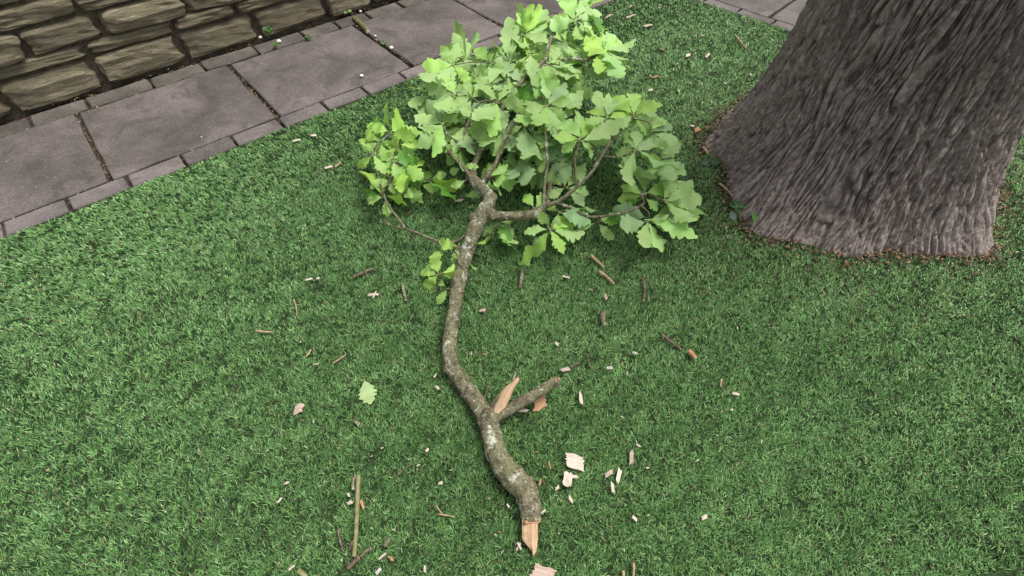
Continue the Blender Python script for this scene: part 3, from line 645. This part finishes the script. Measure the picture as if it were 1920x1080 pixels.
for q in SPECS[:300]: leaf(q[1], q[2], q[3], q[4], q[5], q[6], mesh_=q[8], wid=q[7])
jv = []; jf = []; juv = []
for q in SPECS[300:]:
    o = leaf(q[1], q[2], q[3], q[4], q[5], branch, mesh_=q[8], wid=q[7]); m_ = LASTM[0]; k0_ = len(jv); me = q[8]
    jv += [m_@v.co for v in me.vertices]; jf += [tuple(i+k0_ for i in p.vertices) for p in me.polygons]
    juv += [tuple(d.uv) for d in me.uv_layers[0].data]; bpy.data.objects.remove(o)
me = mesh('small_leaves', jv, jf, True); ul = me.uv_layers.new(name='UVMap'); ul.data.foreach_set('uv', [c for u_ in juv for c in u_])
o = link('small_leaves', me, M['leaf'], branch); o.color = (.33, .54, .145, 1); o['kind'] = 'stuff'
print('leaves', len(SPECS))

# ------------------------------------------------------------------ loose leaf on the turf
lf = leaf(at(684, 714, .03), at(694, 756, .022), .12, -1, (.42, .58, .27), None, 'loose_leaf', leaf_mesh(77, 1.0), Vector(), wid=.105)
tag(lf, 'single pale green oak leaf lying underside up on open turf left of the branch', 'leaf')

# ------------------------------------------------------------------ loose sticks
def stick(pts, wpx, mat, label, group=None, z=.02, ends='wood_pale', knob=.12, name='twig', stub=None):
    P = [at(x, y, z) for x, y in pts]; o = empty(name, P[0]); r0 = mpp(P[0])*wpx/2
    n = len(P); rs = [r0*(1-.18*i/max(1, n-1)) for i in range(n)]
    if n == 2:
        P = [P[0], P[0].lerp(P[1], .5)+Vector((random.uniform(-1, 1), random.uniform(-1, 1), .3))*r0*.5, P[1]]; rs = [r0, r0*.95, r0*.88]
    vs, fs, C, R = tube(P, rs, 8, 4, knob, seed=int(pts[0][0]), cap0=False, cap1=False)
    link('bark', mesh('bark', [v-o.location for v in vs], fs, True), M[mat], o)
    if wpx >= 4:
        for e in (0, 1):
            ring = vs[:8] if e == 0 else vs[-8:]; c = sum(ring, Vector())/8; dr = (C[0]-C[1]).normalized() if e == 0 else (C[-1]-C[-2]).normalized()
            vv = [v-o.location for v in ring]+[c+dr*r0*.25-o.location]; ff = [((i+1) % 8, i, 8) if e == 0 else (i, (i+1) % 8, 8) for i in range(8)]
            link('broken_end', mesh('broken_end', vv, ff), M[ends], o)
    if stub:
        sv, sf, _, _ = tube([at(*stub[0], z), at(*stub[1], z+.003)], [r0*.6, r0*.5], 6, 3, .1); link('side_stub', mesh('side_stub', [v-o.location for v in sv], sf, True), M[mat], o)
    tag(o, label, 'stick' if wpx >= 6 else 'twig', group); return o
stick([(672, 891), (670, 945), (668, 990), (664, 1043)], 8.5, 'green_twig', 'longest loose stick, straight and olive green, lying upright at lower left', z=.024, name='stick')
stick([(665, 893), (662, 918)], 7, 'twig_bark', 'short dark stick lying against the top of the long olive stick')
stick([(634, 991), (636, 1008), (643, 1033)], 4.5, 'dark_twig', 'thin bent grey twig left of the foot of the long olive stick')
stick([(662, 1013), (654, 1032)], 4, 'dark_twig', 'thin dark twig touching the lower left side of the long olive stick')
stick([(695, 1028), (676, 1043)], 7, 'twig_bark', 'stubby mossy brown stick just right of the foot of the long olive stick')
stick([(673, 1046), (662, 1056), (652, 1066)], 9, 'dark_twig', 'stubby dark grey stick with pale split end below the long olive stick')
stick([(729, 1009), (722, 1024)], 8, 'twig_bark', 'very short stick stub with pale end right of the long olive stick')
stick([(560, 1071), (573, 1083)], 9, 'green_twig', 'short olive stick stub at the bottom left edge of the photo')
stick([(773, 868), (756, 882), (740, 895)], 3, 'dark_twig', 'thin straight brown twig between the loose olive stick and the branch')
stick([(818, 948), (829, 963)], 2.5, 'tan_twig', 'upper one of two thin crossed straws left of the torn butt end')
stick([(822, 964), (836, 966), (852, 969)], 2.5, 'tan_twig', 'lower one of two thin crossed straws left of the torn butt end')
stick([(663, 519), (680, 512), (699, 503)], 7, 'twig_bark', 'lichen covered grey twig with a side stub on the left lawn', stub=((686, 511), (689, 521)))
stick([(754, 531), (761, 563)], 6.5, 'twig_bark', 'short straight bark twig left of the stem rosettes')
stick([(551, 561), (555, 575), (557, 592)], 2.5, 'tan_twig', 'hair thin upright tan twig on the far left lawn')
stick([(480, 620), (512, 623)], 3.5, 'tan_twig', 'thin tan twig at the left edge of the photo')
stick([(625, 681), (649, 664)], 3, 'tan_twig', 'thin slanted tan straw above the loose oak leaf')
stick([(574, 669), (583, 655)], 3.5, 'tan_twig', 'short slanted tan straw left of the one above the loose oak leaf')
stick([(979, 503), (977, 522), (975, 540)], 8, 'twig_bark', 'upright grey stick with reddish broken end right of the upper stem', ends='wood_orange', name='stick')
stick([(1108, 479), (1120, 490), (1132, 501)], 6.5, 'tan_twig', 'upper of two slanted tan twigs below the right hand leaves')
stick([(1124, 509), (1136, 518), (1151, 532)], 6.5, 'tan_twig', 'lower of two slanted tan twigs below the right hand leaves')
stick([(1204, 521), (1209, 543), (1206, 564)], 5, 'dark_twig', 'curved upright brown twig below the lowest right leaves')
stick([(1131, 585), (1133, 609)], 11, 'twig_bark', 'stout grey stick stub with pale cut face on the right lawn', name='stick')
stick([(1240, 626), (1256, 640), (1276, 655)], 6, 'dark_twig', 'slanted grey brown twig alone on the right lawn', stub=((1242, 628), (1243, 637)))
stick([(1292, 658), (1304, 672)], 9, 'wood_orange', 'short red brown stub just right of the slanted grey twig')
stick([(1102, 664), (1104, 682), (1117, 698)], 3, 'dark_twig', 'thin curved grey twig right of the broken stub tip')
stick([(1353, 711), (1351, 725)], 4, 'tan_twig', 'tiny upright tan twig on the far right lawn')
stick([(916, 722), (910, 740), (904, 757)], 4.5, 'dark_twig', 'dark twig leaning in the crook of the branch fork')
stick([(1188, 1056), (1187, 1082)], 4.5, 'tan_twig', 'tan twig cut off by the bottom edge of the photo')
stick([(1168, 1070), (1169, 1082)], 5, 'tan_twig', 'short pale twig left of the tan twig at the bottom edge')
stick([(628, 314), (639, 304)], 3.5, 'tan_twig', 'thin brown twig next to the pale chip left of the leaf spray')
stick([(664, 34), (672, 41), (682, 50), (690, 60)], 9, 'moss', 'moss coated stick lying in the joint between two paving slabs', z=.008, name='stick')
stick([(1071, 688), (1078, 684), (1087, 680)], 5, 'twig_bark', 'short brown twig beside the pale chip near the broken stub tip')
stick([(1218, 141), (1224, 146), (1232, 143), (1240, 146)], 3, 'tan_twig', 'curly dry rootlet on the turf left of the tree')
stick([(1378, 65), (1400, 92)], 2, 'tan_twig', 'long thin pale straw behind the tree trunk')
stick([(1318, 276), (1326, 286), (1333, 300)], 5, 'tan_twig', 'pale twig propped against the foot of the tree trunk')
stick([(1349, 344), (1362, 355), (1372, 366)], 4, 'tan_twig', 'thin tan twig along the base of the tree trunk')
stick([(1236, 93), (1248, 97)], 4, 'dark_twig', 'short dark twig on the turf beside the top leaves')

# ------------------------------------------------------------------ wood chips
def chip(cx, cy, lpx, wpx, ang, mat, label, group=None, z=.018, name='wood_chip', seed=None, cat='wood chip'):
    lpx, wpx = (lpx*1.1, wpx*1.15) if wpx > 12 else (lpx, wpx*.82)
    sd_ = seed if seed is not None else int(cx*3+cy); r = random.Random(sd_); a = rad(ang)
    p = at(cx-lpx/2*math.cos(a), cy+lpx/2*math.sin(a), z+r.uniform(-.002, .004)); q = at(cx+lpx/2*math.cos(a), cy-lpx/2*math.sin(a), z+r.uniform(-.002, .006)); m = mpp(p)
    L, W = (q-p).length, m*wpx; X = (q-p).normalized(); up = Vector((r.uniform(-.3, .3), r.uniform(-.4, .1), 1)).normalized(); Y = up.cross(X).normalized(); Z = X.cross(Y)
    th = min(.005, W*.2+.0008); nt_ = 4 if wpx > 12 else 3 if wpx > 6 else 2; out = []
    sk = r.uniform(-.9, .9)*L*min(.45, wpx/lpx); w0, w1 = (1, r.uniform(.35, .8)) if r.random() < .5 else (r.uniform(.35, .8), 1)
    for i in range(nt_*2+1):                                    # splintered right end
        f = i/(nt_*2); out.append((L*(1-(.15*r.random()+.03 if i % 2 else .10*r.random()))+sk*(f-.5), (-W/2+W*f)*w1))
    for x_ in (.72, .45, .25): out.append((L*x_, W/2*r.uniform(.72, 1.08)))
    for i in range(nt_*2+1):
        f = i/(nt_*2); out.append((L*(.14*r.random()+.03 if i % 2 else .09*r.random())+sk*(.5-f), (W/2-W*f)*w0))
    for x_ in (.25, .5, .75): out.append((L*x_, -W/2*r.uniform(.7, 1.08)))
    n = len(out); bow = r.uniform(-.06, .1)*L
    zt = [bow*math.sin(math.pi*min(1, max(0, x_/L)))+r.uniform(-.15, .15)*th for x_, y_ in out]
    vs = [(x_, y_, z_+th*.5) for (x_, y_), z_ in zip(out, zt)]+[(x_, y_, z_-th*.5) for (x_, y_), z_ in zip(out, zt)]
    vs.append((L*.5, r.uniform(-.2, .2)*W, bow+th*r.uniform(.5, 1.2))); vs.append((L*.5, 0, bow-th*.5))
    fs = [((i+1) % n, i, n+i, n+(i+1) % n) for i in range(n)]+[(i, (i+1) % n, 2*n) for i in range(n)]+[(n+(i+1) % n, n+i, 2*n+1) for i in range(n)]
    o = link(name, mesh(name, vs, fs), M[mat]); mm = Matrix((X, Y, Z)).transposed().to_4x4(); mm.translation = p; o.matrix_world = mm
    tag(o, label, cat, group); return o
P_, K_, O_, G_ = 'wood_pale', 'wood_pink', 'wood_orange', 'wood_grey'
chip(1078, 866, 38, 22, -18, P_, 'largest pale jagged wood chip, right of the lower stem')
chip(1064, 899, 28, 15, 84, P_, 'upright pale wood chip directly below the largest jagged chip'); chip(1077, 894, 14, 7, 8, P_, 'small pale splinter touching the upright chip below the largest chip')
chip(1160, 892, 29, 9, 78, P_, 'long narrow whitish wood chip at the right of the chip scatter'); chip(1184, 858, 30, 8, 88, K_, 'pinkish pointed wood chip, rightmost of the large chips')
chip(1142, 887, 19, 9, 30, K_, 'small rounded pinkish chip left of the long narrow whitish chip'); chip(1149, 914, 23, 7, -82, P_, 'thin cream splinter below the small rounded pinkish chip')
chip(1089, 746, 25, 8, 95, P_, 'upright white wood chip right of the broken stub'); chip(1060, 693, 20, 9, 12, K_, 'oval pale chip just above the broken stub tip')
chip(1012, 758, 28, 18, 32, O_, 'thick orange brown slab of inner bark under the broken stub', name='bark_chip', cat='bark chip'); chip(982, 770, 19, 7, 2, P_, 'cream chip left of the orange bark slab under the stub')
chip(1000, 752, 20, 3, 28, P_, 'thin pale splinter lying under the broken stub')
chip(1070, 937, 15, 7, -55, P_, 'small white chip below the upright pale chip'); chip(1045, 915, 11, 7, 40, P_, 'tiny white chip left of the upright pale chip')
chip(1031, 872, 17, 4, -75, O_, 'thin tan splinter left of the largest jagged chip'); chip(1013, 904, 15, 4, 80, O_, 'thin tan splinter close to the knobbly lower stem')
chip(1197, 835, 11, 4, -35, P_, 'narrow white splinter above the pinkish pointed chip'); chip(1190, 972, 13, 7, -40, P_, 'small pale chip at lower right, below the main chip scatter')
chip(1321, 970, 13, 8, 20, P_, 'forked cream chip at far lower right'); chip(1019, 1076, 44, 22, -14, K_, 'broad pale chip cut off by the bottom edge below the torn butt')
chip(972, 1025, 18, 4, 60, P_, 'left splinter of the white cross beside the torn butt tip'); chip(974, 1024, 17, 4, -60, P_, 'right splinter of the white cross beside the torn butt tip', z=.027)
chip(1018, 960, 13, 4, 40, P_, 'small forked splinter right of the torn butt end')
chip(905, 582, 13, 9, 5, K_, 'pinkish chip just right of the middle stem'); chip(1061, 519, 16, 5, -15, P_, 'narrow white chip below the central leaves')
chip(1380, 739, 15, 6, -12, P_, 'white oval chip at the far right of the lawn'); chip(561, 766, 19, 14, 20, K_, 'pinkish torn chip on the left lawn below the straws')
chip(668, 791, 13, 8, -45, 'twig_bark', 'dark chip with pale end below the loose oak leaf', name='bark_chip', cat='bark chip'); chip(672, 795, 8, 5, 60, P_, 'pale sliver on the dark chip below the loose oak leaf')
chip(700, 553, 23, 6, 3, P_, 'pale cross piece of wood on the left lawn, lying level'); chip(702, 553, 17, 3, 65, P_, 'thin splinter crossing the level pale piece on the left lawn', z=.026)
chip(1136, 557, 12, 7, -75, K_, 'tan chip above the stout grey stick stub'); chip(1191, 662, 12, 5, -15, P_, 'small white chip left of the slanted grey twig'); chip(1143, 690, 13, 7, 10, G_, 'grey crumbly chip right of the thin curved twig')
chip(1044, 645, 9, 7, -30, P_, 'small cream chip in the open turf right of the middle stem'); chip(861, 376, 14, 8, 5, P_, 'white scrap on the turf under the fork of the upper stem', z=.02)
chip(616, 314, 18, 6, 15, P_, 'pale chip on the turf left of the left leaf spray'); chip(556, 264, 18, 5, 12, P_, 'pale chip nearest the paving at the left', z=.02); chip(588, 254, 13, 6, 0, P_, 'split cream chip near the kerb at the left')
chip(710, 1071, 17, 7, 48, G_, 'grey chip at the bottom edge right of the loose sticks', seed=3); chip(717, 1043, 20, 4, 42, P_, 'slanted white splinter right of the stubby loose sticks'); chip(797, 1067, 14, 5, 85, P_, 'upright white splinter at the bottom between sticks and branch')
chip(547, 1064, 17, 4, 38, P_, 'slanted white splinter at the bottom left corner'); chip(524, 938, 15, 4, 50, P_, 'slanted pale splinter at the lower left edge'); chip(537, 906, 9, 5, 15, P_, 'tiny pale chip at the lower left edge')
chip(654, 928, 9, 5, -65, P_, 'upper of two white scraps left of the long olive stick'); chip(656, 942, 11, 7, 20, P_, 'lower of two white scraps left of the long olive stick')
chip(679, 946, 22, 6, -65, O_, 'orange brown leaf scrap right of the long olive stick', name='dry_leaf_scrap', cat='leaf'); chip(733, 1047, 14, 5, -50, O_, 'red brown leaf scrap at the bottom right of the loose sticks', name='dry_leaf_scrap', cat='leaf')
chip(816, 704, 10, 4, 50, P_, 'narrow splinter left of the bend in the stem'); chip(820, 727, 10, 6, -45, P_, 'cream chip left of the stem just below its bend'); chip(953, 948, 9, 4, -50, P_, 'tiny white sliver left of the torn butt')
chip(801, 844, 9, 6, 45, P_, 'small white chip left of the lower stem'); chip(826, 906, 9, 6, 10, P_, 'small white crumb between the loose sticks and the lower stem')
chip(592, 683, 11, 3, 8, P_, 'white splinter upper left of the loose oak leaf'); chip(579, 524, 16, 5, 12, P_, 'pale splinter on the left lawn above the straws'); chip(596, 522, 8, 5, 0, P_, 'cream crumb right of the pale splinter on the left lawn')
chip(1290, 104, 10, 8, 20, P_, 'cream chip on the far turf right of the top leaves'); chip(1327, 104, 12, 6, 50, K_, 'tan chip on the far turf near the tree'); chip(1215, 48, 16, 7, 15, K_, 'tan chip beside the top leaves on the far turf')
chip(1220, 169, 10, 5, 10, P_, 'pale chip on the turf above the right hand leaves'); chip(1307, 244, 12, 9, 30, O_, 'orange dry leaf at the toe of the tree root', name='dry_leaf_scrap', cat='leaf'); chip(1298, 236, 9, 6, -10, P_, 'whitish chip beside the toe of the tree root')
chip(1183, 31, 20, 4, 20, K_, 'tan fibres on the turf edge right of the top leaves'); chip(1142, 31, 16, 4, 25, K_, 'dry tan strip at the turf edge behind the top leaves')
chip(1372, 768, 6, 4, 10, P_, 'tiny pale wood splinter scattered on the turf', 'tiny splinters on the turf')
for i, (x, y) in enumerate([(1369, 820), (1308, 863), (1214, 877), (1282, 851), (1237, 1048), (1170, 1031), (1428, 828), (1353, 772), (1176, 700), (1167, 782), (1108, 543), (908, 664), (884, 662), (988, 484), (963, 506), (975, 496), (860, 590), (770, 860), (716, 840), (634, 840), (573, 838), (697, 855), (766, 861), (784, 872), (1098, 985), (1060, 1062), (1129, 1000), (942, 1034), (909, 984), (929, 1003), (1048, 1000), (567, 788), (588, 790), (641, 648), (648, 1040), (500, 845), (640, 1050), (738, 993), (697, 990), (1292, 662), (1412, 610), (1383, 615), (1270, 613), (1240, 560), (1330, 540), (1375, 513), (1280, 502), (1420, 480), (1385, 455), (1361, 427), (1300, 180), (1273, 170), (1360, 156), (1408, 140), (1317, 66), (1183, 12), (1237, 14), (1263, 130)]):
    chip(x, y, random.uniform(4, 8), random.uniform(1.6, 3), random.uniform(0, 180), random.choice([P_, K_, G_, 'tan_twig']), 'tiny pale wood splinter scattered on the turf', 'tiny splinters on the turf')

# ------------------------------------------------------------------ litter too small to count
def crumbs(name, pts, label, smin, smax, z0, tlo=0, thi=1):
    vs = []; fs = []; tint = []
    for (x, y) in pts:
        s_ = random.uniform(smin, smax); a = random.uniform(0, 6.28); el = random.uniform(.35, 1); z = z0+random.uniform(-.004, .006); q = len(vs); t = random.uniform(tlo, thi)
        for kx, ky, kz in ((1, 0, 0), (.2, el*.6, .2), (-1, .1, .05), (-.1, -el*.6, 0), (0, 0, .45*el)):
            vs.append((x+s_*(kx*math.cos(a)-ky*math.sin(a)), y+s_*(kx*math.sin(a)+ky*math.cos(a)), z+kz*s_)); tint.append(t)
        fs += [(q, q+1, q+4), (q+1, q+2, q+4), (q+2, q+3, q+4), (q+3, q, q+4), (q+3, q+2, q+1, q)]
    me = mesh(name, vs, fs); a = me.attributes.new('tint', 'FLOAT', 'POINT'); a.data.foreach_set('value', tint)
    o = link(name, me, M['crumb']); tag(o, label, 'litter', kind='stuff'); return o
pts = []
while len(pts) < 900:
    p = Vector((random.uniform(-2.6, 2.6), random.uniform(0, 4), 0))
    if (p-TREE).length < .72 or st1(p)[1] > EDGE-.02 or (p-O2).dot(V2) > -.02: continue
    pts.append((p.x, p.y))
crumbs('turf_litter', pts, 'brown and tan leaf crumbs strewn over the turf', .002, .0058, .017, .1, .85)
pts = []
for i in range(1500):
    th = random.uniform(1.5, 6.2); r_ = tree_r(th, 0)-.012+abs(random.gauss(.0, .042)); pts.append((TREE.x+r_*math.cos(th), TREE.y+r_*math.sin(th)))
crumbs('root_litter', pts, 'brown litter gathered round the foot of the tree', .003, .012, .012, 0, .6)
pts = []
for i in range(900):
    s_ = random.uniform(-2.5, 3.5); p = P1(s_, random.choice([random.gauss(.87, .022), random.gauss(.87, .022), random.uniform(-.004, .004), random.gauss(.72, .006)])); pts.append((p.x, p.y))
for j in joints:
    for _ in range(110): p = P1(j+random.gauss(.003, .007), random.uniform(0, .72)); pts.append((p.x, p.y))
for i in range(160): p = P1(random.uniform(-2.5, 3), EDGE+random.gauss(.006, .012)); pts.append((p.x, p.y))
crumbs('joint_litter', pts, 'dark soil crumbs and grit in the paving joints and along the wall foot', .002, .0075, -.004, 0, .8)
pts = [(p.x, p.y) for p in (P1(random.uniform(-2.5, 3), random.uniform(-.1, .85)) for _ in range(420))]
crumbs('paving_specks', pts, 'scattered dark and pale specks on the paving slabs', .0015, .005, .004, 0, 1)

# pebbles
def pebble(px, py, r_, label, z=.01, mat='pebble'):
    bm = bmesh.new(); bmesh.ops.create_icosphere(bm, subdivisions=2, radius=r_)
    for v in bm.verts: v.co = v.co*(1+.25*noise.noise(v.co*60+Vector((px, py, 0)))); v.co.z *= .7
    me = bpy.data.meshes.new('pebble'); bm.to_mesh(me); bm.free(); o = link('pebble', me, M[mat]); o.location = at(px, py, z); tag(o, label, 'pebble')
pebble(523, 77, .014, 'round cream pebble on the small pavers below the wall'); pebble(488, 70, .012, 'pale pebble at the foot of the wall at the left edge')
pebble(734, 89, .013, 'white pebble beside the weed in the slab joint'); pebble(687, 53, .009, 'white pebble at the end of the mossy stick'); pebble(678, 142, .011, 'white flat scrap on the big slab near the kerb', .006)
pebble(704, 67, .007, 'small pale pebble in the joint below the mossy stick'); pebble(868, 99, .012, 'white scrap on the kerb blocks behind the leaves', .012)
pebble(1003, 46, .01, 'white scrap on the kerb by the top left leaves', .012); pebble(676, 21, .009, 'tiny white pebble by the wall foot at the top')

# weeds and ivy
rl2 = random.Random(3)
def small_leaf(seed, shape):
    r = random.Random(seed); n = 8; vs = []; uv = []; fs = []
    for i in range(n+1):
        t = i/n; h_ = {'heart': .52*math.sin(math.pi*t**.62)**.9, 'lance': .26*math.sin(math.pi*t**.9), 'round': .5*math.sin(math.pi*t)**.6}[shape]
        for sd in (0, -1, 1): vs.append((t-(.12*h_ if sd and t < .2 else 0), sd*h_, -.18*t*t+abs(sd)*h_*.25)); uv.append((.5+sd*.4, t))
    for i in range(n): a, b = i*3, (i+1)*3; fs += [(a, a+1, b+1, b), (a, b, b+2, a+2)]
    me = mesh('leaf', vs, fs, True); ul = me.uv_layers.new(name='UVMap')
    for lp in me.loops: ul.data[lp.index].uv = uv[lp.vertex_index]
    me.flip_normals() if me.polygons[0].normal.z < 0 else None
    me.materials.append(M['leaf']); return me
SL = {k_: small_leaf(1, k_) for k_ in ('heart', 'lance', 'round')}
def weed(px, py, specs, label, cat='weed', name='weed', z=.006):
    c = at(px, py, z); o = empty(name, c)
    for (ang, lpx, dz, shape, colr) in specs:
        m = mpp(c); a = rad(ang); st = Vector((math.cos(a), math.sin(a)*1.15, 0)); b = c+st*m*lpx*.25+Vector((0, 0, dz*.8)); tp = c+st*m*lpx*1.25+Vector((0, 0, dz))
        leaf(b, tp, rl2.uniform(-.3, .3), 1, colr, o, 'leaf', SL[shape], c)
        vs, fs, _, _ = tube([c, (c+b)/2+Vector((0, 0, dz*.2)), b], [.0012, .001, .0009], 5, 2, 0); link('stalk', mesh('stalk', [v-c for v in vs], fs, True), M['petiole'], o)
    tag(o, label, cat); return o
GI = (.045, .13, .04); GB = (.11, .19, .135); GL = (.13, .28, .06)
weed(1362, 416, [(20, 15, .03, 'heart', GB)], 'single blue grey ivy leaf on the turf below the tree foot', 'ivy', 'ivy_leaf')
weed(1378, 396, [(160, 9, .03, 'round', GI), (60, 9, .035, 'round', GI), (10, 11, .03, 'round', (.05, .14, .04)), (280, 9, .02, 'round', GI), (120, 10, .04, 'round', GI)], 'cluster of small round ivy leaves at the tree foot', 'ivy', 'ivy')
weed(1408, 436, [(75, 26, .05, 'lance', GL)], 'upright bright green leaf against the tree foot', 'weed')
weed(1328, 308, [(200, 12, .02, 'heart', GB), (-30, 14, .03, 'heart', GI), (70, 11, .04, 'heart', GI), (120, 10, .03, 'heart', GI)], 'small ivy sprig in the hollow of the tree roots', 'ivy', 'ivy')
weed(1372, 452, [(150, 6, .02, 'round', GB)], 'tiny blue grey leaf on the turf below the ivy', 'ivy', 'ivy_leaf')
weed(506, 66, [(a, 6, .02+.015*(i % 3), 'heart', GI) for i, a in enumerate(range(0, 360, 45))], 'dark green ivy tuft at the foot of the wall', 'ivy', 'ivy', .02)
weed(518, 89, [(a, 4, .01+.008*(i % 3), 'round', (.07, .15, .035)) for i, a in enumerate(range(0, 360, 40))], 'light green weed between pavers below the wall')
weed(578, 73, [(a, 4, .008+.006*(i % 3), 'round', (.04, .10, .03)) for i, a in enumerate(range(0, 360, 50))], 'small dark green weed on the paver joint')
weed(720, 83, [(a, 4, .008+.006*(i % 2), 'round', (.08, .15, .04)) for i, a in enumerate(range(0, 360, 45))], 'low green weed in the joint between the slabs')
weed(652, 25, [(a, 6, .015, 'heart', (.16, .28, .07)) for a in (30, 140, 250)], 'pale green weed where the wall meets the pavers')
